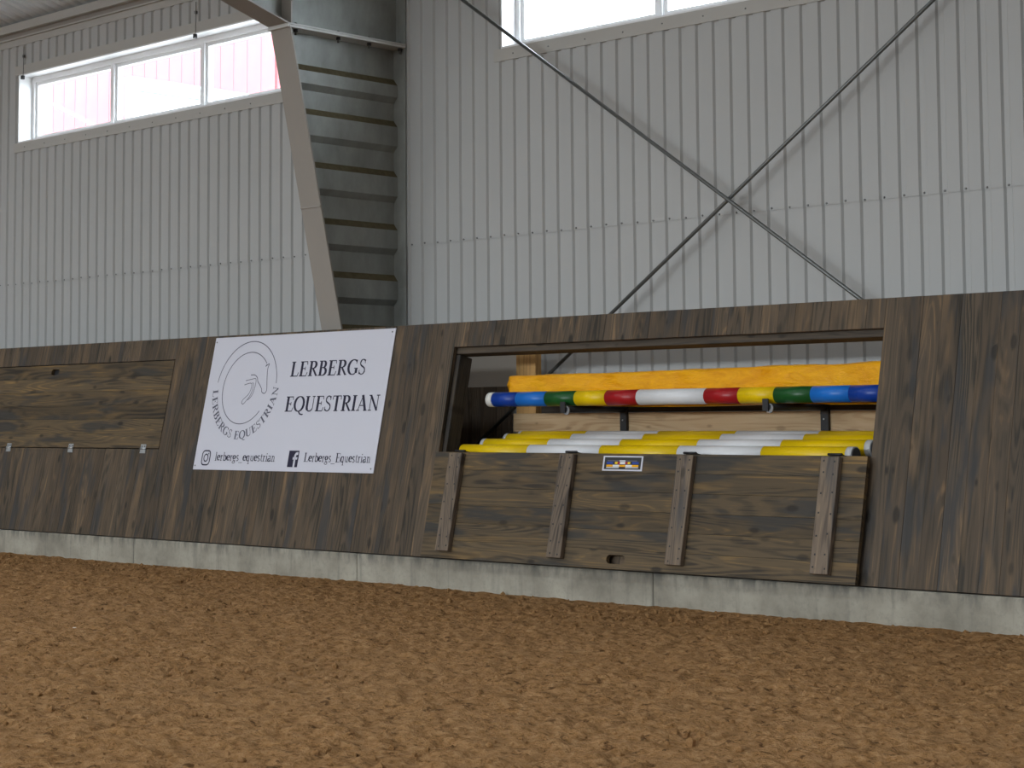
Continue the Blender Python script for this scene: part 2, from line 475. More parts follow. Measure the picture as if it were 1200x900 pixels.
# insulated core behind the sheets (with the window holes left open)
def core(x0, x1, z0, z1):
    box('wall_core', x0, x1, 0.022, 0.20, z0, z1, M['backing'], wall)
core(X0, X1, 0, WZ0); core(X0, X1, WZ1, 5.2)
edges = sorted([q for w in WINS for q in w])
edges = [X0] + edges + [X1]
for a, b in zip(edges[0::2], edges[1::2]): core(a, b, WZ0, WZ1)
# screws along the sheet lap
def screws(name, xs, z, y, r, parent):
    vs, fs = [], []
    for x in xs:
        b = len(vs)
        zz = z + random.uniform(-0.004, 0.004)
        for yy, rr in ((y, r), (y - 0.006, r * 0.75)):
            for k in range(6):
                a = k * math.pi / 3; vs.append((x + rr * math.cos(a), yy, zz + rr * math.sin(a)))
        fs += [(b + k, b + (k + 1) % 6, b + 6 + (k + 1) % 6, b + 6 + k) for k in range(6)]
        fs.append(tuple(b + 6 + k for k in range(6)))
    o = obj(name, mesh(name, vs, fs), M['screw'], parent)
    o['kind'] = 'stuff'
    return o
screws('lap_screws', [PHASE + k * PITCH_W for k in range(-60, 60)], Z_SEAM + 0.012, 0.0155, 0.0075, wall)

# eave: flashing, recessed channel and deck-bearing trim
tr = empty('trim_1', (0, YW, 0)); tag(tr, 'grey folded eave trim under the roof deck', kind='structure')
box('eave_flashing', -24, 4, -0.006, 0.02, 4.643, 4.708, M['flash'], tr)
box('eave_channel', -24, 4, -0.03, 0.02, 4.708, 4.722, M['flash'], tr)
box('eave_recess', -24, 4, -0.012, 0.02, 4.722, 4.765, M['steel'], tr)
box('eave_angle', -24, 4, -0.075, 0.02, 4.765, 4.842, M['flash'], tr)

# ------------------------------------------------------------------ windows
def window(n, x0, x1, label, full=True):
    w = empty('window_%d' % n, (x0, YW, WZ0)); tag(w, label, kind='structure')
    L = x1 - x0; H = WZ1 - WZ0; D = 0.19
    box('sill_flashing', -0.07, L + 0.07, -0.007, 0.03, -0.088, 0.0, M['flash'], w)
    box('head_flashing', -0.07, L + 0.07, -0.007, 0.03, H, H + 0.085, M['flash'], w)
    box('reveal_side', 0.0, 0.012, -0.006, D, 0, H, M['white'], w)
    box('reveal_side', L - 0.012, L, -0.006, D, 0, H, M['white'], w)
    box('reveal_head', 0.012, L - 0.012, -0.004, D, H - 0.012, H, M['white'], w)
    box('sill_board', 0.012, L - 0.012, -0.004, D, 0.0, 0.014, M['white'], w)
    # frame
    z0, z1 = 0.014, H - 0.012
    fy0, fy1 = D - 0.055, D
    box('frame_rail', 0.0, L, fy0, fy1, z0, z0 + 0.035, M['white'], w)
    box('frame_rail', 0.0, L, fy0, fy1, z1 - 0.05, z1, M['white'], w)
    n_p = 3
    pw = L / n_p
    for k in range(n_p + 1):
        c = min(max(k * pw, 0.025), L - 0.025)
        box('mullion', c - 0.026, c + 0.026, fy0, fy1, z0 + 0.035, z1 - 0.05, M['white'], w)
    for k in range(n_p):
        a = max(k * pw, 0.025) + 0.026; b = min((k + 1) * pw, L - 0.025) - 0.026
        sa = empty('sash', ((a + b) / 2, 0, 0), parent=w)
        hw = (b - a) / 2
        for q0, q1, r0, r1 in ((-hw, -hw + 0.03, z0 + 0.035, z1 - 0.05), (hw - 0.03, hw, z0 + 0.035, z1 - 0.05)):
            box('sash_stile', q0, q1, fy0 + 0.022, fy1 + 0.02, r0, r1, M['white'], sa)
        for r0, r1 in ((z0 + 0.035, z0 + 0.065), (z1 - 0.08, z1 - 0.05)):
            box('sash_rail', -hw + 0.03, hw - 0.03, fy0 + 0.022, fy1 + 0.02, r0, r1, M['white'], sa)
        box('pane', -hw + 0.03, hw - 0.03, D - 0.012, D - 0.006, z0 + 0.065, z1 - 0.08, M['glass'], sa)
    screws('flashing_screws', [0.12 + 0.34 * k for k in range(int(L / 0.34))], -0.045, -0.006, 0.006, w)
    # hold-open wires hanging over the head reveal
    for fx in ([0.09, 2.78] if full else []):
        wi = obj('wire', tube_mesh('wire', (fx, -0.014, H - 0.03), (fx, -0.010, H + 0.26), 0.003, 6), M['screw'], w)
        box('wire_clip', fx - 0.014, fx + 0.014, -0.030, -0.004, H - 0.055, H - 0.02, M['dark'], w)
        box('wire_anchor', fx - 0.011, fx + 0.011, -0.020, 0.0, H + 0.155, H + 0.18, M['screw'], w)
window(1, *WINS[0], 'white framed strip window left of the steel column, red barn outside')
window(2, *WINS[1], 'white framed strip window above the crossed brace rods')
window(3, *WINS[2], 'white framed strip window at the right end of the wall')
window(4, *WINS[3], 'white framed strip window at the far left end of the wall')

# ------------------------------------------------------------------ roof, other walls (shell)
PITCH_R = math.radians(18)
ridge_y = (YW + YO) / 2
eave_z = 4.845
ridge_z = eave_z + (YW - ridge_y) * math.tan(PITCH_R)
ce = empty('ceiling', (0, 0, 0)); tag(ce, 'pale ribbed metal roof deck seen from below', kind='structure')
def deck(x0, x1, y_low, y_high):
    prof = groove_profile(x0, x1, PITCH_W, -0.03, 0.022, 0.055, 0.014)
    vs = []
    for x, d in prof:
        vs += [(x - x0, y_low, eave_z + d), (x - x0, y_high, ridge_z + d)]
    fs = [(2 * k, 2 * k + 1, 2 * k + 3, 2 * k + 2) for k in range(len(prof) - 1)]
    obj('deck_sheet', mesh('deck_sheet', vs, fs), M['deck'], ce, (x0, 0, 0))
x = -24.0
while x < 4.0:
    deck(x, x + SW, YW + 0.02, ridge_y); x += SW
def slab(name, poly, mat, parent):
    return obj(name, prism_x(name, poly, X0, X1), mat, parent)
slab('roof_slab', [(YW + 0.3, eave_z - 0.05), (ridge_y, ridge_z + 0.045), (ridge_y, ridge_z + 0.2), (YW + 0.3, eave_z + 0.15)], M['backing'], ce)
slab('roof_slab', [(YO - 0.3, eave_z - 0.05), (ridge_y, ridge_z + 0.045), (ridge_y, ridge_z + 0.2), (YO - 0.3, eave_z + 0.15)], M['deck'], ce)
wf = empty('wall_front', (0, YO, 0)); tag(wf, 'opposite long wall of the hall clad in grey sheets', kind='structure')
box('wall_board', X0, X1, -0.2, 0, 0, 4.9, M['sheet'], wf)
for x in SIDE_WINDOWS:
    box('frosted_pane', x - 2.3, x + 2.3, 0.0, 0.02, 2.3, 3.8, M['white'], wf)
for i, (x, y, side, p) in enumerate(ROOFLIGHTS):
    z = R_EAVE_Z + (R_EAVE_Y - R_RIDGE_Y - abs(y - R_RIDGE_Y)) * math.tan(ROOF_A)
    rl = empty('rooflight', (x, y, z - 0.03), (-ROOF_A * side, 0, 0), ce)
    box('rooflight_panel', -2.4, 2.4, -0.6, 0.6, 0, 0.012, M['white'], rl)
    for yy in (-0.64, 0.6): box('rooflight_frame', -2.44, 2.44, yy, yy + 0.04, -0.02, 0.015, M['flash'], rl)
def gable(name, x, door):
    g = empty(name, (x, 0, 0)); tag(g, 'gable end wall of the riding hall', kind='structure')
    s = 0.2 if x > 0 else -0.2
    lo, hi = min(0, s), max(0, s)
    def pan(poly): obj('gable_panel', prism_x('gable_panel', poly, lo, hi), M['sheet'], g)
    ztop = lambda y: eave_z + (YW - abs(y - ridge_y) - ridge_y) * math.tan(PITCH_R)
    if door:
        pan([(YO, 0), (-4.0, 0), (-4.0, ztop(-4.0)), (YO, ztop(YO))])
        pan([(3.0, 0), (YW, 0), (YW, ztop(YW)), (3.0, ztop(3.0))])
        pan([(-4.0, 4.5), (3.0, 4.5), (3.0, ztop(3.0)), (ridge_y, ztop(ridge_y)), (-4.0, ztop(-4.0))])
    else:
        pan([(YO, 0), (YW, 0), (YW, ztop(YW)), (ridge_y, ztop(ridge_y)), (YO, ztop(YO))])
gable('wall_left', X0, False); gable('wall_right', X1, False)

# ------------------------------------------------------------------ concrete curb
KT = math.radians(12.2)                 # lean of the kickboard
CURB_Y, CURB_Z = 8.4, 0.186
cu = empty('concrete_curb', (0, CURB_Y, 0)); tag(cu, 'grey cast concrete curb at the foot of the kickboard', kind='structure')
cb_me = box_mesh('curb_block', 0.002, 2.546, 0, 0.30, -0.05, CURB_Z, 0.006)
for k in range(-6, 3):
    obj('curb_block', cb_me, M['concrete'], cu, (-6.934 + 2.548 * k, 0, 0))

# ------------------------------------------------------------------ leaning kickboard
# local frame: x along the wall, -y out into the arena, z up the slope
def slope_frame(name, x=0.0, s=0.0, n=0.0):
    o = empty(name, (x, CURB_Y - n * math.cos(KT) + s * math.sin(KT), CURB_Z + n * math.sin(KT) + s * math.cos(KT)), (-KT, 0, 0))
    return o
TOP = 1.562; OS0, OS1 = 0.690, 1.395    # opening from / to up the slope
HX0, HX1 = -15.235, -11.918             # closed hatch
PX0, PX1 = -8.845, -5.546               # open storage bay
kb = slope_frame('kickboard')
tag(kb, 'leaning kickboard of dark stained upright boards along the arena wall', 'kickboard', kind='structure')
TH = 0.028
_pl = {}
def plank_mesh(w, h):
    key = (round(w, 4), round(h, 4))
    if key not in _pl:
        me = box_mesh('plank', -w / 2 + 0.0004, w / 2 - 0.0004, 0, TH, 0, h, 0.0008)
        _pl[key] = me
    return _pl[key]
def plank_run(x0, x1, spans):
    n = max(1, round((x1 - x0) / 0.117)); w = (x1 - x0) / n
    for k in range(n):
        for s0, s1 in spans:
            obj('plank', plank_mesh(w, s1 - s0), M['plank_v'], kb, (x0 + (k + 0.5) * w, random.uniform(0.0, 0.0018), s0))
plank_run(-21.0, HX0, [(0.008, TOP)])
plank_run(HX0, HX1, [(0.008, OS0), (OS1, TOP)])
plank_run(HX1, PX0, [(0.008, TOP)])
plank_run(PX0, PX1, [(0.008, OS0), (OS1, TOP)])
plank_run(PX1, -2.3, [(0.008, TOP)])
# timber behind the boards: rails, the bay's header and jambs
def kbox(name, x0, x1, n0, n1, s0, s1, mat, bev=0.003):
    return box(name, x0, x1, -n1, -n0, s0, s1, mat, kb, bev)
kbox('rail', -21.0, -2.3, -0.075, -0.0305, 0.02, 0.11, M['frame_wood'])
kbox('rail', -21.0, PX0 - 0.12, -0.075, -0.0305, 1.46, 1.55, M['frame_wood'])
kbox('rail', PX1 + 0.12, -2.3, -0.075, -0.0305, 1.46, 1.55, M['frame_wood'])
kbox('header', PX0 - 0.12, PX1 + 0.12, -0.125, -0.034, 1.355, 1.55, M['frame_wood'])
kbox('jamb', PX0 - 0.12, PX0 + 0.032, -0.15, -0.034, 0.62, 1.35, M['jamb_wood'])
kbox('jamb', PX1 + 0.01, PX1 + 0.12, -0.15, -0.034, 0.62, 1.35, M['jamb_wood'])
kbox('sill_rail', PX0 - 0.12, PX1 + 0.12, -0.060, -0.0305, 0.52, 0.61, M['frame_wood'])
for hx in (HX0 - 0.05, HX1 + 0.05):
    kbox('jamb', hx - 0.05, hx + 0.05, -0.13, -0.034, 0.12, 1.45, M['jamb_wood'])

# ------------------------------------------------------------------ the two hatches
def rounded_slot(name, w, h, depth, mat, parent, loc):
    """dark recess of a grip hole: a stadium-shaped cup"""
    r = h / 2; pts = []
    for k in range(9):
        a = math.pi / 2 + math.pi * k / 8; pts.append((-w / 2 + r + r * math.cos(a), r * math.sin(a)))
    for k in range(9):
        a = -math.pi / 2 + math.pi * k / 8; pts.append((w / 2 - r + r * math.cos(a), r * math.sin(a)))
    n = len(pts)
    vs = [(x * 1.12, -0.0012, z * 1.16) for x, z in pts] + [(x, -0.0012, z) for x, z in pts] + [(x, depth, z) for x, z in pts]
    fs = []
    for k in range(n):
        j = (k + 1) % n
        fs += [(k, j, n + j, n + k), (n + k, n + j, 2 * n + j, 2 * n + k)]
    fs.append(tuple(range(2 * n, 3 * n)))
    return obj(name, mesh(name, vs, fs), mat, parent, loc)

def plank_with_slot(L, w, cx, sw, sh):
    """lying board with a through-going grip hole: local x along, z up, front at y=0"""
    r = sh / 2; ring = []
    for k in range(9):
        a = math.pi / 2 + math.pi * k / 8; ring.append((cx - sw / 2 + r + r * math.cos(a), w / 2 + r * math.sin(a)))
    for k in range(9):
        a = -math.pi / 2 + math.pi * k / 8; ring.append((cx + sw / 2 - r + r * math.cos(a), w / 2 + r * math.sin(a)))
    bm = bmesh.new()
    a, b = 0.0006, w - 0.0006
    out = [(0, a), (cx - sw / 2, a), (cx + sw / 2, a), (L, a), (L, b), (cx + sw / 2, b), (cx - sw / 2, b), (0, b)]
    def layer(y):
        return [bm.verts.new((x, y, z)) for x, z in out], [bm.verts.new((x, y, z)) for x, z in ring]
    of, rf = layer(0.0); ob, rb = layer(TH)
    def face_side(o, r):
        bm.faces.new([o[7], o[0], o[1]] + [r[k] for k in range(8, -1, -1)] + [o[6]])        # left of the slot (ring 0..8 = left half)
        bm.faces.new([o[3], o[4], o[5]] + [r[k] for k in range(17, 8, -1)] + [o[2]])
        bm.faces.new([o[1], o[2], r[9], r[8]]); bm.faces.new([o[5], o[6], r[0], r[17]])
    face_side(of, rf); face_side(ob, rb)
    for k in range(8): bm.faces.new([of[k], of[(k + 1) % 8], ob[(k + 1) % 8], ob[k]])
    for k in range(18): bm.faces.new([rf[k], rf[(k + 1) % 18], rb[(k + 1) % 18], rb[k]])
    bmesh.ops.recalc_face_normals(bm, faces=bm.faces[:])
    me = bpy.data.meshes.new('plank'); bm.to_mesh(me); bm.free()
    return me

def hinge(parent, x, n_out, s, leaf_up=0.035, leaf_dn=0.035):
    h = empty('hinge', (x, -n_out, s), parent=parent)
    box('leaf', -0.034, 0.034, -0.004, 0.0, 0.004, leaf_up, M['galv'], h)
    box('leaf', -0.034, 0.034, -0.004, 0.0, -leaf_dn, -0.004, M['galv'], h)
    obj('knuckle', tube_mesh('knuckle', (-0.034, -0.005, 0), (0.034, -0.005, 0), 0.0065, 8), M['galv'], h)
    box('screw_head', -0.021, -0.012, -0.0055, -0.004, 0.014, 0.023, M['dark'], h)
    box('screw_head', 0.012, 0.021, -0.0055, -0.004, 0.014, 0.023, M['dark'], h)
    return h

# closed hatch on the left
h1 = slope_frame('storage_hatch', HX0, OS0)
tag(h1, 'closed dark wooden hatch in the kickboard at the far left with galvanised hinges', 'hatch')
gap = 0.007
hl = HX1 - HX0 - 2 * gap; hh = OS1 - OS0 - 2 * gap; pw = hh / 6
for k in range(6):
    if k == 5:
        me = plank_with_slot(hl, pw, 1.66, 0.12, 0.05)
    else:
        me = box_mesh('plank', 0, hl, 0, TH, 0.0004, pw - 0.0004, 0.0008)
    obj('plank', me, M['plank_h'], h1, (gap, random.uniform(0.0, 0.0015), gap + k * pw))
for x in (-14.045, -13.116, -12.12):
    hinge(h1, x - HX0, 0.0, 0.002)
box('hole_shade_block', 1.55, 1.78, 0.031, 0.06, hh - 0.12, hh - 0.01, M['dark'], h1)  # black block added behind the grip hole to stand for its shade
for x in (0.15, 1.2, 2.1, 3.05):
    box('batten', x, x + 0.115, 0.031, 0.068, 0.03, hh - 0.03, M['batten'], h1)

# open flap folded down in front of the lower boards, its battens outward
FX0, FX1 = -8.803, -5.527
h2 = slope_frame('storage_flap', FX0, 0.0, 0.034 + TH)
tag(h2, 'open wooden storage flap with four battens folded down below the pole bay', 'hatch')
fl = FX1 - FX0; fh = 0.680; pw = fh / 6
for k in range(6):
    if k == 0:
        me = plank_with_slot(fl, pw, 1.632, 0.145, 0.052)
    else:
        me = box_mesh('plank', 0, fl, 0, TH, 0.0004, pw - 0.0004, 0.0008)
    obj('plank', me, M['plank_h'], h2, (0, random.uniform(0.0, 0.0015), 0.002 + k * pw))
bat_me = box_mesh('batten', -0.058, 0.058, -0.036, -0.0005, 0, 0.628, 0.003)
for x in (-8.587, -7.631, -6.722, -5.737):
    b = obj('batten', bat_me, M['batten'], h2, (x - FX0, 0, 0.043))
    vs = []
    for q in (0.03, 0.10, 0.21, 0.32, 0.43, 0.54, 0.60):
        for e in (-0.034, 0.034):
            vs.append((e + random.uniform(-.006, .006), q + random.uniform(-.01, .01)))
    V, Fc = [], []
    for (e, q) in vs:
        i = len(V)
        V += [(e - .004, -0.0372, q - .004), (e + .004, -0.0372, q - .004), (e + .004, -0.0372, q + .004), (e - .004, -0.0372, q + .004)]
        V += [(e - .005, -0.0358, q - .005), (e + .005, -0.0358, q - .005), (e + .005, -0.0358, q + .005), (e - .005, -0.0358, q + .005)]
        Fc += [(i, i + 1, i + 2, i + 3)] + [(i + k, i + 4 + k, i + 4 + (k + 1) % 4, i + (k + 1) % 4) for k in range(4)]
    nh = obj('nail_heads', mesh('nail_heads', V, Fc), M['dark'], b); nh['kind'] = 'stuff'
    # strap hinge lying over the flap's upper edge
    hg = empty('hinge', (x - FX0 + 0.01, 0.006, fh + 0.004), parent=h2)
    box('leaf', -0.045, 0.045, -0.012, 0.05, 0.0, 0.005, M['dark'], hg)
    obj('knuckle', tube_mesh('knuckle', (-0.045, -0.012, 0.004), (0.045, -0.012, 0.004), 0.007, 8), M['dark'], hg)

# printed photo label stuck on the flap
lb = slope_frame('photo_label', -7.361, 0.578, 0.034 + TH + 0.0022)
tag(lb, 'small white bordered printed photo label on the upper edge of the open flap', 'label')
LW, LH = 0.306, 0.089
box('label_sheet', 0, LW, -0.0008, 0.0, 0, LH, M['signw'], lb)
def flat(name, rects, parent, mats, y):
    vs, fs, mi = [], [], []
    for (x0, x1, z0, z1, m_) in rects:
        i = len(vs); vs += [(x0, y, z0), (x1, y, z0), (x1, y, z1), (x0, y, z1)]; fs.append((i, i + 1, i + 2, i + 3)); mi.append(m_)
    return obj(name, mesh(name, vs, fs, mats, mi), None, parent)
flat('photo_print_ground', [(0.012, LW - 0.012, 0.009, LH - 0.008, 0)], lb, [M['dark']], -0.0012)
wd = LW - 0.06
row = lambda z0, z1, cols: [(0.03 + wd * a, 0.03 + wd * b, z0, z1, m_) for a, b, m_ in cols]
flat('photo_print', row(0.040, 0.054, [(0, .2, 0), (.26, .34, 2), (.34, .42, 3), (.42, .58, 1), (.58, .66, 3), (.66, .74, 2), (.8, 1, 0)])
     + row(0.057, 0.063, [(.02, .4, 5), (.4, .58, 1), (.58, .95, 5)])
     + row(0.024, 0.036, [(0, .2, 4), (.2, .4, 1), (.4, .6, 4), (.6, .8, 1), (.8, 1, 4)])
     + row(0.017, 0.022, [(0, .4, 1), (.6, 1, 1)]), lb,
     [M['p_blue'], M['p_white'], M['p_yellow'], M['p_red'], M['bag'], M['inkgrey']], -0.0016)

# ------------------------------------------------------------------ jump poles
R_POLE = 0.047
def pole(name, x0, y, z, sections, label, cat='pole', group=None, r=R_POLE):
    """sections = [(length, material)] from the left end; each painted band is a part"""
    p = empty(name, (x0, y, z - r)); tag(p, label, cat, group)
    x = 0.0
    for ln, mt, nm in sections:
        o = obj(nm, tube_mesh(nm, (x, 0, r), (x + ln, 0, r), r if nm != 'end_tape' else r + 0.0006, 28), M[mt], p)
        x += ln
    for e, d in ((0, -1), (x, 1)):
        obj('end_face', tube_mesh('end_face', (e, 0, r), (e + d * 0.004, 0, r), r * 0.86, 24), M['p_end'], p)
    return p
YW5 = [('p_yellow'), ('p_white'), ('p_yellow'), ('p_white'), ('p_yellow')]
def yw_sections(tl, tr):
    s = [(0.6 - tl if tl else 0.6, 'p_yellow', 'painted_band'), (0.6, 'p_white', 'painted_band'), (0.6, 'p_yellow', 'painted_band'), (0.6, 'p_white', 'painted_band'),
         (0.6 - tr if tr else 0.6, 'p_yellow', 'painted_band')]
    if tl: s.insert(0, (tl, 'p_tape', 'end_tape'))
    if tr: s.append((tr, 'p_tape', 'end_tape'))
    return s
LOW = lambda y: 0.865 + 0.165 * (y - 8.635)
pole('jump_pole', -8.70, 8.635, LOW(8.635), yw_sections(0, 0.04), 'yellow and white striped jump pole nearest the open flap', group='yellow and white jump poles')
pole('jump_pole', -8.705, 8.83, LOW(8.83) + 0.002, yw_sections(0.03, 0.04), 'yellow and white striped jump pole second from the open flap', group='yellow and white jump poles')
pole('jump_pole', -8.69, 9.03, LOW(9.03), yw_sections(0.025, 0.04), 'yellow and white striped jump pole third from the open flap', group='yellow and white jump poles')
pole('jump_pole', -8.66, 9.134, LOW(9.134) - 0.001, yw_sections(0.025, 0.04), 'yellow and white striped jump pole farthest back, against the pine plank', group='yellow and white jump poles')
B = 'painted_band'
PY, PZ = 8.715, 1.1985
pole('jump_pole', -8.535, PY, PZ, [(0.05, 'bluew', 'end_tape'), (0.213, 'p_blue', B), (0.25, 'p_lblue', B), (0.25, 'p_green', B), (0.25, 'p_yellow', B), (0.25, 'p_red', B),
     (0.512, 'p_white', B), (0.245, 'p_red', B), (0.25, 'p_yellow', B), (0.25, 'p_green', B), (0.25, 'p_lblue', B), (0.213, 'p_blue', B), (0.045, 'bluew', 'end_tape')],
     'thick blue, green, yellow, red and white banded jump pole on the upper arms')

# rack that carries them: pine plank on the wall side with black brackets and arms
rk = empty('pole_rack', (-7.2, 9.22, 0)); tag(rk, 'pole rack of a pale pine plank with black brackets and projecting arms', 'rack')
def rbox(name, x0, x1, y0, y1, z0, z1, mat, bev=0.002): return box(name, x0 + 7.2, x1 + 7.2, y0 - 9.22, y1 - 9.22, z0, z1, mat, rk, bev)
rbox('plank', -8.81, -5.2, 9.22, 9.265, 0.985, 1.109, M['pine'])
rbox('plank', -8.81, -5.2, 9.22, 9.265, 0.70, 0.82, M['pine'])
rbox('rail', -8.6, -5.2, 9.268, 9.30, 1.112, 1.26, M['frame_wood'])  # not a rack part: dark strip added for the shade under the banded pole
for x in (-7.82, -6.282):
    rbox('bracket', x - 0.028, x + 0.028, 9.196, 9.219, 0.70, 1.15, M['dark'])
    rbox('bolt', x - 0.007, x + 0.004, 9.190, 9.196, 1.055, 1.066, M['galv'])
    a = obj('arm', tube_mesh('arm', (0, 8.645 - 9.22, 0), (0, 9.2 - 9.22, 0), 0.020, 14), M['dark'], rk, (x + 7.2, 0, 1.1315))
    obj('arm_cap', tube_mesh('arm_cap', (0.006, 8.646 - 9.22, 0), (0.006, 8.656 - 9.22, 0), 0.027, 18), M['cap_grey'], rk, (x + 7.2, 0, 1.124))
    st = rbox('arm_stop', x - 0.033, x + 0.008, 8.634, 8.644, 1.108, 1.178, M['dark'])
    # lower arm slopes up towards the plank
    p0, p1 = (0, 8.602 - 9.22, LOW(8.602) - R_POLE - 0.0225), (0, 9.2 - 9.22, LOW(9.2) - R_POLE - 0.0225)
    obj('arm', tube_mesh('arm', p0, p1, 0.018, 12), M['dark'], rk, (x + 7.2, 0, 0))
for x in (-8.70, -5.3):
    rbox('post', x - 0.16, x + 0.02, 9.30, 9.36, 0, 1.55, M['pine_v'])
    rbox('spacer', x - 0.16, x + 0.02, 9.2655, 9.2995, 0.985, 1.109, M['pine'])

# yellow tarpaulin bag lying on the upper arms behind the banded pole
def build_bag():
    n, sec = 90, 18
    x0, x1 = -8.425, -5.56
    yc, zb = 8.893, 1.1535
    rng = random.Random(3)
    vs, fs = [], []
    ph = [rng.uniform(0, 6.28) for _ in range(8)]
    for i in range(n + 1):
        u = i / n; x = x0 + (x1 - x0) * u
        hgt = 0.198 + 0.020 * u + 0.002 * math.sin(9 * u + ph[0]) + 0.0015 * math.sin(23 * u + ph[1]) + (0.012 if u > 0.9 else 0) * (u - .9) * 10
        w_ = (x + 7.77) / 1.44
        sag = 0.013 * math.sin(math.pi * w_) ** 0.7 if 0 < w_ < 1 else (0.012 * min(1, (x + 6.23) / 0.3) if x > -6.23 else 0)
        wid = 0.110 + 0.006 * math.sin(7 * u + ph[2])
        for k in range(sec):
            a = 2 * math.pi * k / sec
            ca, sa = math.cos(a), math.sin(a)
            e = 0.22
            yy = math.copysign(abs(ca) ** e, ca) * wid; zz = math.copysign(abs(sa) ** e, sa) * hgt / 2 + hgt / 2
            j = 0.0035 * math.sin(61 * u + 2.1 * k + ph[3]) + 0.003 * math.sin(31 * u - 1.3 * k + ph[4]) + 0.002 * rng.uniform(-1, 1)
            vs.append((x + 0.012 * math.sin(k * 1.7) * (1 if i in (0, n) else 0), yy + j, (max(0.0, zz + (j * 0.5 if sa > -0.2 else 0)) if zz > 0.03 else -sag)))
    for i in range(n):
        for k in range(sec):
            fs.append((i * sec + k, i * sec + (k + 1) % sec, (i + 1) * sec + (k + 1) % sec, (i + 1) * sec + k))
    # folded, pinched left end
    tip = len(vs)
    for q, (dx, hs, ws) in enumerate(((0.022, 0.55, 0.85), (0.045, 0.2, 0.75), (0.060, 0.03, 0.65))):
        for k in range(sec):
            a = 2 * math.pi * k / sec; ca, sa = math.cos(a), math.sin(a); e = 0.4
            vs.append((x0 - dx + 0.004 * math.sin(3 * k + q), math.copysign(abs(ca) ** e, ca) * 0.11 * ws, 0.142 + math.copysign(abs(sa) ** e, sa) * 0.09 * hs + 0.006 * math.sin(2.3 * k + q)))
    prev = 0
    for q in range(3):
        b = tip + q * sec
        for k in range(sec): fs.append((prev + k, b + k, b + (k + 1) % sec, prev + (k + 1) % sec))
        prev = b
    fs.append(tuple(prev + k for k in range(sec)))
    fs.append(tuple(n * sec + k for k in range(sec)))
    me = mesh('tarpaulin_bag', vs, fs, smooth=True)
    bm = bmesh.new(); bm.from_mesh(me); bmesh.ops.recalc_face_normals(bm, faces=bm.faces[:]); bm.to_mesh(me); bm.free()
    o = obj('tarpaulin_bag', me, M['bag'], None, (0, yc, zb))
    tag(o, 'long orange yellow tarpaulin bag lying behind the banded pole', 'bag')
build_bag()

# boards standing against the wall inside the bay
pn = empty('board_panel', (-10.2, 9.47, 0)); tag(pn, 'dark brown boarded panel inside the storage bay behind the poles', 'panel')
for k in range(9):
    box('board', k * 0.123, k * 0.123 + 0.121, 0.0, 0.03, 0.0, 1.30, M['panel_wood'], pn, 0.002)
sh = box('grey_sheet', -10.15, -8.97, 9.480, 9.492, 1.30, 1.62, M['grey_sheet'])
tag(sh, 'plain grey brown board sheet above the dark panel inside the bay', 'board')

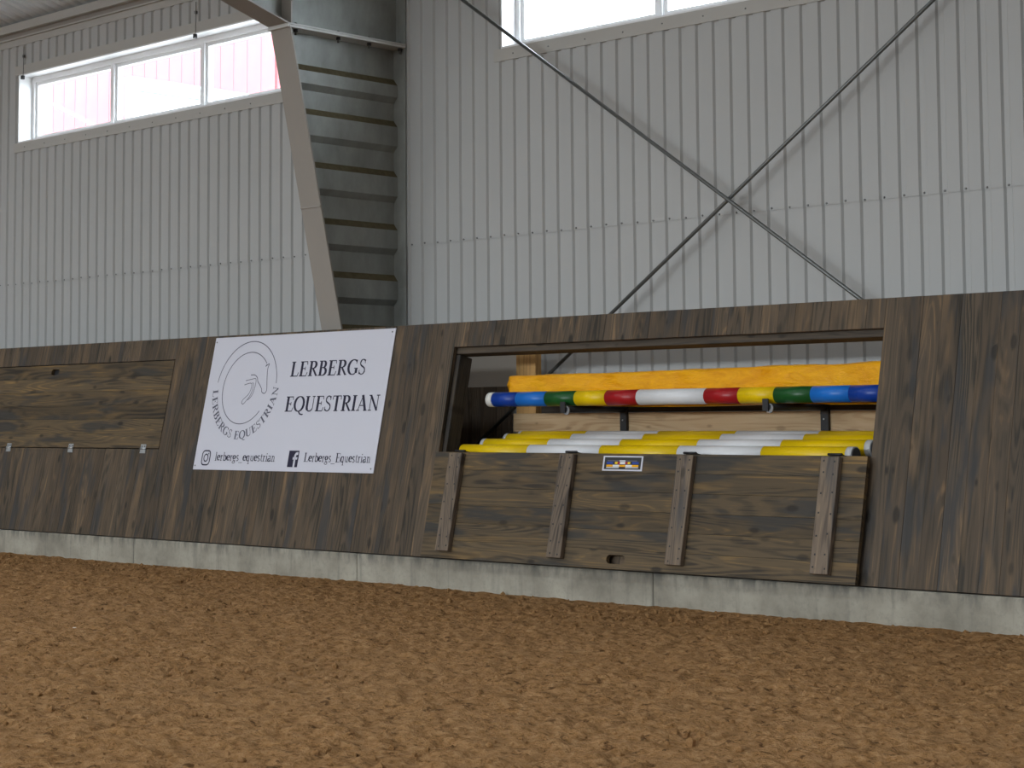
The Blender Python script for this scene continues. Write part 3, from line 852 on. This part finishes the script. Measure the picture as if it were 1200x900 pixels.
# ------------------------------------------------------------------ the sign
# pen strokes: the nib makes upright strokes thick and level strokes thin
THK, THN = 0.165, 0.06
def arc(cx, cy, rx, ry, a0, a1, n=14):
    return [(cx + rx * math.cos(math.radians(a0 + (a1 - a0) * k / n)), cy + ry * math.sin(math.radians(a0 + (a1 - a0) * k / n))) for k in range(n + 1)]
def serif(x, y, w=0.15): return ([(x - w, y), (x + w, y)], THN)
h_ = THN / 2
GLYPH = {
 'L': (0.66, [([(.2, 0), (.2, 1)], THK), serif(.2, 1 - h_), ([(.05, h_), (.60, h_)], THN), ([(.58, h_), (.64, .27)], .05)]),
 'E': (0.68, [([(.2, 0), (.2, 1)], THK), ([(.05, 1 - h_), (.58, 1 - h_)], THN), ([(.56, 1 - h_), (.59, .77)], .05), ([(.2, .52), (.45, .52)], THN), ([(.45, .40), (.45, .64)], .045), ([(.05, h_), (.60, h_)], THN), ([(.58, h_), (.64, .27)], .05)]),
 'R': (0.74, [([(.2, 0), (.2, 1)], THK), serif(.2, h_), ([(.05, 1 - h_), (.36, 1 - h_)] + arc(.36, .745, .20, .23, 90, -90)[1:] + [(.2, .515)], None), ([(.36, .5), (.66, .02)], .12), ([(.58, h_), (.75, h_)], THN)]),
 'B': (0.70, [([(.2, 0), (.2, 1)], THK), ([(.05, 1 - h_), (.34, 1 - h_)] + arc(.34, .755, .18, .22, 90, -90)[1:] + [(.2, .535)], None), ([(.34, .535)] + arc(.36, .28, .23, .257, 90, -90)[1:] + [(.05, h_)], None)]),
 'G': (0.80, [(arc(.43, .5, .34, .48, 48, 300), None), ([(.66, .03 + .08), (.66, .42)], THK), ([(.50, .42), (.76, .42)], THN), ([(.63, .70), (.655, .97)], .045), ([(.60, .09), (.66, .13)], .05)]),
 'S': (0.56, [(arc(.28, .75, .17, .23, 30, 200, 10) + [(.17, .60), (.28, .52), (.41, .43), (.455, .32)] + arc(.27, .25, .19, .23, 20, -150, 10)[1:], 'S'), ([(.43, .72), (.44, .97)], .045), ([(.08, .03), (.09, .30)], .045)]),
 'Q': (0.82, [(arc(.41, .5, .34, .48, 0, 360, 30), None), ([(.42, .03), (.55, -.15), (.72, -.20), (.80, -.17)], .09)]),
 'U': (0.80, [([(.2, 1), (.2, .32)] + arc(.42, .30, .22, .28, 180, 360)[1:] + [(.64, 1)], 'U'), serif(.2, 1 - h_), serif(.64, 1 - h_, .11)]),
 'T': (0.68, [([(.34, 0), (.34, 1)], THK), serif(.34, h_), ([(.04, 1 - h_), (.64, 1 - h_)], THN), ([(.055, 1 - h_), (.04, .74)], .05), ([(.625, 1 - h_), (.64, .74)], .05)]),
 'I': (0.40, [([(.2, 0), (.2, 1)], THK), serif(.2, h_), serif(.2, 1 - h_)]),
 'A': (0.78, [([(.12, 0), (.39, 1)], .05), ([(.36, 1), (.66, 0)], THK), ([(.21, .34), (.54, .34)], THN), serif(.12, h_, .11), serif(.65, h_, .13)]),
 'N': (0.84, [([(.18, 0), (.18, 1)], .05), ([(.16, .98), (.68, .02)], .13), ([(.68, 0), (.68, 1)], .05), serif(.18, h_, .12), ([(.04, 1 - h_), (.22, 1 - h_)], THN), serif(.68, 1 - h_, .12)]),
 ' ': (0.34, []),
 '_': (0.52, [([(0, -.17), (.52, -.17)], .06)]),
 'l': (0.30, [([(.15, 0), (.15, 1.0)], .11), serif(.15, h_, .12), ([(.03, .97), (.16, .99)], .05)]),
 'e': (0.46, [([(.06, .38), (.40, .38)] + arc(.235, .36, .17, .29, 5, 320, 16), None)]),
 'r': (0.37, [([(.14, 0), (.14, .65)], .11), serif(.14, h_, .12), ([(.14, .45), (.24, .62), (.34, .60)], .09), ([(.02, .62), (.15, .64)], .05)]),
 'b': (0.52, [([(.13, .02), (.13, 1.0)], .10), (arc(.26, .33, .19, .30, 130, -140, 16), None), ([(.02, .97), (.14, .99)], .05)]),
 'g': (0.50, [(arc(.22, .44, .15, .20, 0, 360, 18), None), (arc(.22, -.12, .18, .13, 0, 360, 18), 'g'), ([(.14, .25), (.12, .12), (.36, .06), (.38, -.06)], .07), ([(.32, .57), (.46, .60)], .06)]),
 's': (0.40, [(arc(.19, .49, .12, .15, 40, 200, 8) + [(.19, .34), (.30, .25)] + arc(.19, .17, .13, .15, 20, -150, 8)[1:], 'S')]),
 'q': (0.52, [([(.38, -.30), (.38, .64)], .10), (arc(.24, .33, .18, .30, 50, 320, 16), None), serif(.38, -.29, .12)]),
 'u': (0.54, [([(.13, .64), (.13, .18), (.20, .04), (.36, .12)], .09), ([(.38, 0), (.38, .64)], .10), ([(.03, .62), (.14, .62)], .05), ([(.28, .62), (.38, .62)], .05), ([(.38, .03), (.48, .03)], .05)]),
 't': (0.32, [([(.14, .84), (.14, .12), (.20, .03), (.30, .10)], .09), ([(.02, .63), (.28, .63)], .06)]),
 'i': (0.30, [([(.15, 0), (.15, .64)], .11), serif(.15, h_, .12), ([(.03, .61), (.16, .63)], .05), ([(.15, .82), (.15, .93)], .12)]),
 'a': (0.47, [([(.34, .05), (.34, .48)] + arc(.21, .48, .13, .16, 0, 150, 8)[1:], .09), (arc(.20, .18, .14, .17, 60, 360, 14), None), ([(.34, .08), (.45, .04)], .06)]),
 'n': (0.55, [([(.14, 0), (.14, .64)], .10), ([(.14, .48), (.24, .62), (.34, .60), (.39, .45), (.39, 0)], .09), serif(.14, h_, .11), serif(.39, h_, .11), ([(.02, .62), (.14, .63)], .05)]),
}
def ribbon(pts, w, vs, fs, xf):
    """flat band along pts; w = fixed width or None / tag for a nib that thins on level runs"""
    P = [Vector(p) for p in pts]
    L, Rr = [], []
    for i, p in enumerate(P):
        a = P[max(i - 1, 0)]; b = P[min(i + 1, len(P) - 1)]
        d = (b - a)
        if d.length < 1e-9: d = Vector((1, 0))
        d.normalize(); nrm = Vector((-d.y, d.x))
        if isinstance(w, (int, float)): ww = w
        elif w == 'S': ww = THN + (0.15 - THN) * max(0.0, 1 - abs(d.y) * 0.9 if 0.25 < p.y < 0.75 else abs(d.y) * 0.35)
        elif w == 'U': ww = THK if p.x < 0.25 else (0.05 if p.x > 0.6 else 0.085)
        elif w == 'g': ww = 0.07
        else: ww = THN + (THK - THN) * abs(d.y) ** 1.3
        L.append(p + nrm * ww / 2); Rr.append(p - nrm * ww / 2)
    b0 = len(vs)
    for l, r in zip(L, Rr):
        vs.append(xf(l)); vs.append(xf(r))
    for i in range(len(P) - 1):
        fs.append((b0 + 2 * i, b0 + 2 * i + 1, b0 + 2 * i + 3, b0 + 2 * i + 2))
def text_width(s): return sum(GLYPH[c][0] for c in s)
def text_line(name, s, x, z, width, cap, parent, mat, y, bold=1.0):
    k = width / text_width(s); vs, fs = [], []
    px = x
    for ch in s:
        adv, strokes = GLYPH[ch]
        for pts, w in strokes:
            ww = w * bold if isinstance(w, (int, float)) else w
            ribbon(pts, ww, vs, fs, lambda p, px=px: (px + p.x * k, y, z + p.y * cap))
        px += adv * k
    return obj(name, mesh(name, vs, fs), mat, parent)
def text_arc(name, s, cx, cz, r, a0, a1, cap, parent, mat, y):
    """letters standing on the outside of the lower arc, read left to right"""
    vs, fs = [], []
    tw = text_width(s); run = 0.0
    k = math.radians(abs(a1 - a0)) * r / tw
    for ch in s:
        adv, strokes = GLYPH[ch]
        a = math.radians(a0) + (math.radians(a1 - a0)) * (run + adv / 2) / tw
        c = Vector((cx + r * math.cos(a), cz + r * math.sin(a)))
        tx = Vector((-math.sin(a), math.cos(a))) * (1 if a1 > a0 else -1); ty = Vector((-math.cos(a), -math.sin(a)))
        def xf(p, c=c, tx=tx, ty=ty, adv=adv):
            q = c + tx * (p.x - adv / 2) * k + ty * (p.y - 0.5) * cap
            return (q.x, y, q.y)
        for pts, w in strokes: ribbon(pts, w, vs, fs, xf)
        run += adv
    return obj(name, mesh(name, vs, fs), mat, parent)
def line_art(name, curves, w, parent, mat, y):
    vs, fs = [], []
    for pts in curves: ribbon(pts, w, vs, fs, lambda p: (p.x, y, p.y))
    return obj(name, mesh(name, vs, fs), mat, parent)
def smooth(pts, n=6):
    out = []
    for i in range(len(pts) - 1):
        p0, p1, p2, p3 = pts[max(i - 1, 0)], pts[i], pts[i + 1], pts[min(i + 2, len(pts) - 1)]
        for k in range(n):
            t = k / n
            out.append(tuple(0.5 * (2 * p1[j] + (p2[j] - p0[j]) * t + (2 * p0[j] - 5 * p1[j] + 4 * p2[j] - p3[j]) * t * t + (3 * p1[j] - p0[j] - 3 * p2[j] + p3[j]) * t ** 3) for j in (0, 1)))
    return out + [pts[-1]]

sg = slope_frame('sign_board', -11.437, 0.540, 0.0005)
tag(sg, 'white rectangular equestrian sign with horse logo fixed to the kickboard', 'sign')
SWD, SHT = 2.0, 1.005
box('sign_panel', 0, SWD, -0.006, 0.0, 0, SHT, M['signw'], sg, 0.0008)
TY = -0.0068
text_line('lettering', 'LERBERGS', 0.945, 0.686, 0.815, 0.110, sg, M['ink'], TY)
text_line('lettering', 'EQUESTRIAN', 0.950, 0.430, 1.005, 0.111, sg, M['ink'], TY)
text_line('lettering', 'lerbergs_equestrian', 0.243, 0.068, 0.70, 0.064, sg, M['ink'], TY, 0.85)
text_line('lettering', 'Lerbergs_Equestrian', 1.255, 0.071, 0.70, 0.064, sg, M['ink'], TY, 0.85)
lg = empty('horse_logo', (0, 0, 0), parent=sg); lg['label'] = 'thin line drawn horse head circle with lettering round it'
CXL, CZL = 0.463, 0.612
line_art('ring', [arc(CXL, 0.617, 0.346, 0.346, 173, 4, 60)], 0.0065, lg, M['inkgrey'], TY)
line_art('horse_outline', [arc(CXL, CZL, 0.269, 0.269, -40, -320 + 2, 80)], 0.0062, lg, M['inkgrey'], TY)
face = [(0.668, 0.785), (0.655, 0.769), (0.667, 0.777), (0.692, 0.789), (0.684, 0.757), (0.686, 0.718), (0.698, 0.659), (0.712, 0.596), (0.70, 0.571), (0.68, 0.569), (0.657, 0.582),
        (0.652, 0.601), (0.621, 0.634), (0.593, 0.659), (0.579, 0.688), (0.543, 0.708), (0.499, 0.708)]
m1 = [(0.451, 0.667), (0.516, 0.676), (0.561, 0.68), (0.572, 0.651), (0.565, 0.587), (0.543, 0.545), (0.508, 0.519)]
m2 = [(0.443, 0.635), (0.515, 0.647), (0.531, 0.62), (0.512, 0.567), (0.457, 0.525), (0.446, 0.502), (0.466, 0.491), (0.493, 0.514), (0.532, 0.556), (0.55, 0.609), (0.547, 0.641), (0.531, 0.65)]
line_art('horse_head', [smooth(face, 4)], 0.0060, lg, M['inkgrey'], TY)
line_art('foreleg_lines', [smooth(m1), smooth(m2)], 0.0050, lg, M['inkgrey'], TY)
w1, w2, ws = text_width('LERBERGS'), text_width('EQUESTRIAN'), GLYPH[' '][0]
wt = w1 + w2 + ws
text_arc('lettering', 'LERBERGS', CXL, CZL, 0.352, 181, 181 + 180 * w1 / wt, 0.062, lg, M['inkgrey'], TY)
text_arc('lettering', 'EQUESTRIAN', CXL, CZL, 0.352, 361 - 180 * w2 / wt, 361, 0.062, lg, M['inkgrey'], TY)
# camera icon
ig = empty('camera_icon', (0.136, 0, 0.089), parent=sg)
def rrect(w, h, r, n=5):
    pts = []
    for cx, cz, a in ((w / 2 - r, h / 2 - r, 0), (-w / 2 + r, h / 2 - r, 90), (-w / 2 + r, -h / 2 + r, 180), (w / 2 - r, -h / 2 + r, 270)):
        pts += arc(cx, cz, r, r, a, a + 90, n)
    return pts + [pts[0]]
line_art('icon_outline', [rrect(0.094, 0.106, 0.028)], 0.010, ig, M['ink'], TY)
line_art('icon_lens', [arc(0, 0, 0.024, 0.027, 0, 360, 20)], 0.009, ig, M['ink'], TY)
line_art('icon_dot', [arc(0.027, 0.031, 0.003, 0.003, 0, 360, 8)], 0.007, ig, M['ink'], TY)
fb = empty('letter_f_icon', (1.142, 0, 0.090), parent=sg)
flat('icon_square', [(-0.055, 0.055, -0.059, 0.059, 0)], fb, [M['ink']], TY)
line_art('icon_letter', [[(0.016, -0.059), (0.016, 0.012)] + arc(0.034, 0.016, 0.018, 0.022, 180, 90, 6) + [(0.046, 0.038)]], 0.020, fb, M['signw'], TY - 0.0006)
line_art('icon_letter_bar', [[(-0.006, 0.004), (0.044, 0.004)]], 0.017, fb, M['signw'], TY - 0.0006)
for x, z in ((0.02, 0.97), (SWD - 0.03, 0.98), (0.02, 0.03), (SWD - 0.03, 0.03)):
    obj('screw', tube_mesh('screw', (x, -0.006, z), (x, -0.0085, z), 0.006, 8), M['screw'], sg)

# ------------------------------------------------------------------ steel columns with corrugated webs
ZP = 3.862                        # level of the bolted splice plate
def flange_y(z): return 9.272 - (9.272 - 8.405) * z / ZP
def column(name, xc, label):
    c = empty(name, (xc, YW, 0)); tag(c, label, 'column', 'steel portal columns')
    HW = 0.108
    oy = -0.004
    # outer flange on the wall
    box('outer_flange', -HW, HW, oy - 0.012, oy, 0, 4.72, M['web'], c, 0.001)
    # tapering inner flange
    yf = lambda z: flange_y(z) - YW
    me = prism_x('inner_flange', [(yf(0), 0), (yf(ZP - 0.012), ZP - 0.012), (yf(ZP - 0.012) + 0.014, ZP - 0.012), (yf(0) + 0.014, 0)], -HW, HW)
    obj('inner_flange', me, M['steel'], c)
    me = prism_x('flange_weld', [(yf(2.6) - 0.006, 2.592), (yf(2.6) - 0.006, 2.604), (yf(2.6) + 0.01, 2.604), (yf(2.6) + 0.01, 2.592)], -HW + 0.002, HW - 0.002)
    obj('flange_weld', me, M['steel'], c)
    # corrugated web
    tops = [3.60, 3.285, 2.905, 2.505, 2.123, 1.74, 1.355, 0.97, 0.585, 0.2]
    lows = [3.465, 3.095, 2.715, 2.322, 1.94, 1.555, 1.17, 0.785, 0.40, 0.06]
    prof = [(ZP - 0.012, 0.0, 0)]
    for tz, lz in zip(tops, lows):
        prof += [(tz + 0.028, 0.0, 0), (tz - 0.022, 0.042, 1), (lz + 0.022, 0.042, 0), (lz - 0.022, 0.0, 2)]
    prof.append((0.0, 0.0, 0))
    ye = oy - 0.012
    vs, fs, mi = [], [], []
    for z, d, _ in prof:
        vs += [(d - 0.021, yf(z) + 0.013, z), (d - 0.021, ye, z), (d - 0.025, yf(z) + 0.013, z), (d - 0.025, ye, z)]
    for k in range(len(prof) - 1):
        a, b = 4 * k, 4 * k + 4
        fs += [(a, b, b + 1, a + 1), (a + 2, a + 3, b + 3, b + 2)]; q = 1 if prof[k + 1][2] == 1 else 0
        mi += [q, 0]
    obj('corrugated_web', mesh('corrugated_web', vs, fs, [M['web'], M['dust']], mi), None, c)
    # bolted splice plate
    y0 = flange_y(ZP) - YW - 0.02
    box('splice_plate', -HW - 0.008, HW + 0.008, y0, 0.0 - 0.018, ZP - 0.012, ZP + 0.004, M['edge_steel'], c, 0.001)
    box('splice_plate', -HW - 0.008, HW + 0.008, y0 + 0.004, 0.0 - 0.018, ZP + 0.006, ZP + 0.018, M['edge_steel'], c, 0.001)
    for y in (0.10, 0.50, 0.80, 1.06):
        for x in (-0.075, 0.075):
            b = empty('bolt', (x, y0 + y if y < 1 else -0.04, ZP), parent=c)
            obj('shank', tube_mesh('shank', (0, 0, -0.055), (0, 0, 0.035), 0.008, 8), M['rod'], b)
            obj('nut', tube_mesh('nut', (0, 0, -0.034), (0, 0, -0.012), 0.016, 6), M['dark'], b)
            obj('nut', tube_mesh('nut', (0, 0, 0.018), (0, 0, 0.030), 0.015, 6), M['rod'], b)
    # knee and rafter above the splice
    y_in = flange_y(ZP) - YW
    rt = math.tan(math.radians(17.0)); top = lambda y: eave_z - 0.03 - y * math.tan(PITCH_R)
    yr = ridge_y - YW
    z0 = ZP + 0.018
    me = prism_x('knee_web', [(oy - 0.012, z0), (y_in, z0), (yr, z0 + (y_in - yr) * rt), (yr, top(yr)), (oy - 0.012, top(0) )], -0.004, 0.004)
    obj('knee_web', me, M['web'], c)
    me = prism_x('rafter_flange', [(y_in - 0.0, z0), (yr, z0 + (y_in - yr) * rt), (yr, z0 + (y_in - yr) * rt - 0.014), (y_in - 0.03, z0 - 0.003)], -HW, HW)
    obj('rafter_flange', me, M['steel'], c)
    me = prism_x('rafter_top_flange', [(oy - 0.012, top(0)), (yr, top(yr)), (yr, top(yr) + 0.012), (oy - 0.012, top(0) + 0.012)], -HW, HW)
    obj('rafter_top_flange', me, M['steel'], c)
    for s in (-1, 1):
        box('knee_stiffener', min(s * 0.004, s * HW), max(s * 0.004, s * HW), y_in + 0.01, y_in + 0.022, z0, top(y_in), M['steel'], c)
column('steel_column', -10.301, 'grey tapered steel column with corrugated web between the two windows')

# ------------------------------------------------------------------ crossed brace rods
def rod(pa, pb, label, r=0.0125):
    pa, pb = Vector(pa), Vector(pb)
    e = empty('brace_rod', pa); tag(e, label, 'brace rod', 'crossed wall braces')
    obj('rod', tube_mesh('rod', (0, 0, 0), pb - pa, r, 12), M['rod'], e)
    d = (pb - pa).normalized()
    for p, s in ((Vector((0, 0, 0)), 1), (pb - pa, -1)):
        obj('end_nut', tube_mesh('end_nut', p + d * s * 0.01, p + d * s * 0.05, 0.024, 6), M['galv'], e)
ry = 9.405
rod((-10.19, ry, 0.316), (-3.95, ry, 4.615), 'steel brace rod rising from lower left to upper right across the wall')
rod((-10.19, ry - 0.028, 4.60), (-3.95, ry - 0.028, 0.231), 'steel brace rod falling from upper left to lower right across the wall')
column('steel_column', -3.90, 'grey tapered steel column at the right end of the crossed brace rods')

# ------------------------------------------------------------------ outside the windows
yd = obj('yard_ground', mesh('yard_ground', [(-90, 9.9, -0.1), (40, 9.9, -0.1), (40, 90, -0.1), (-90, 90, -0.1)], [(0, 1, 2, 3)]), M['yard'])
tag(yd, 'pale gravel yard outside the hall', kind='structure')
bn = empty('red_barn', (-30.0, 17.5, -0.1)); tag(bn, 'red boarded barn standing outside behind the left window', 'barn')
bw = 8.7
box('wall', -14, bw, 0.03, 3.5, 0, 9.0, M['barn'], bn)
nb = int((14 + bw) / 0.33)
bd_me = box_mesh('board', 0, 0.322, 0, 0.03, 0, 9.0)
for k in range(nb):
    obj('board', bd_me, M['barn'], bn, (-14 + 0.33 * k, 0, 0))
box('corner_board', bw - 0.02, bw + 0.12, -0.04, 0.12, 0, 9.0, M['barn_white'], bn)
box('fascia', -14.2, -1.2, -0.05, 0.0, 6.35, 6.42, M['barn'], bn)
obj('roof', prism_x('roof', [(-0.4, 8.95), (1.75, 10.2), (3.9, 8.95), (3.9, 9.1), (1.75, 10.4), (-0.4, 9.1)], -14.4, bw + 0.3), M['barn_grey'], bn)
box('wing_wall', 8.25, 8.40, -2.5, -0.01, 0, 5.88, M['barn_white'], bn)
box('wing_coping', 8.2, 8.45, -2.55, -0.01, 5.88, 5.93, M['barn_white'], bn)
box('wing_gutter', 8.40, 8.47, -2.5, -0.06, 5.74, 5.80, M['barn_grey'], bn)

# a small white scrap on the sand
def scrap(x, y):
    vs = [(0.42 * a, 0.42 * b, 0.5 * c) for a, b, c in [(0, 0, 0.0), (0.045, -0.006, 0.0), (0.05, 0.03, 0.004), (0.008, 0.034, 0.0), (0.004, 0.002, 0.016), (0.04, 0.0, 0.02), (0.044, 0.026, 0.014), (0.012, 0.03, 0.018)]]
    fs = [(0, 3, 2, 1), (4, 5, 6, 7), (0, 1, 5, 4), (1, 2, 6, 5), (2, 3, 7, 6), (3, 0, 4, 7)]
    o = obj('white_scrap', mesh('white_scrap', vs, fs), M['bluew'], None, (x, y, 0.004))
    tag(o, 'tiny white scrap lying on the brown sand towards the left', 'scrap')
scrap(-8.464, 5.536)
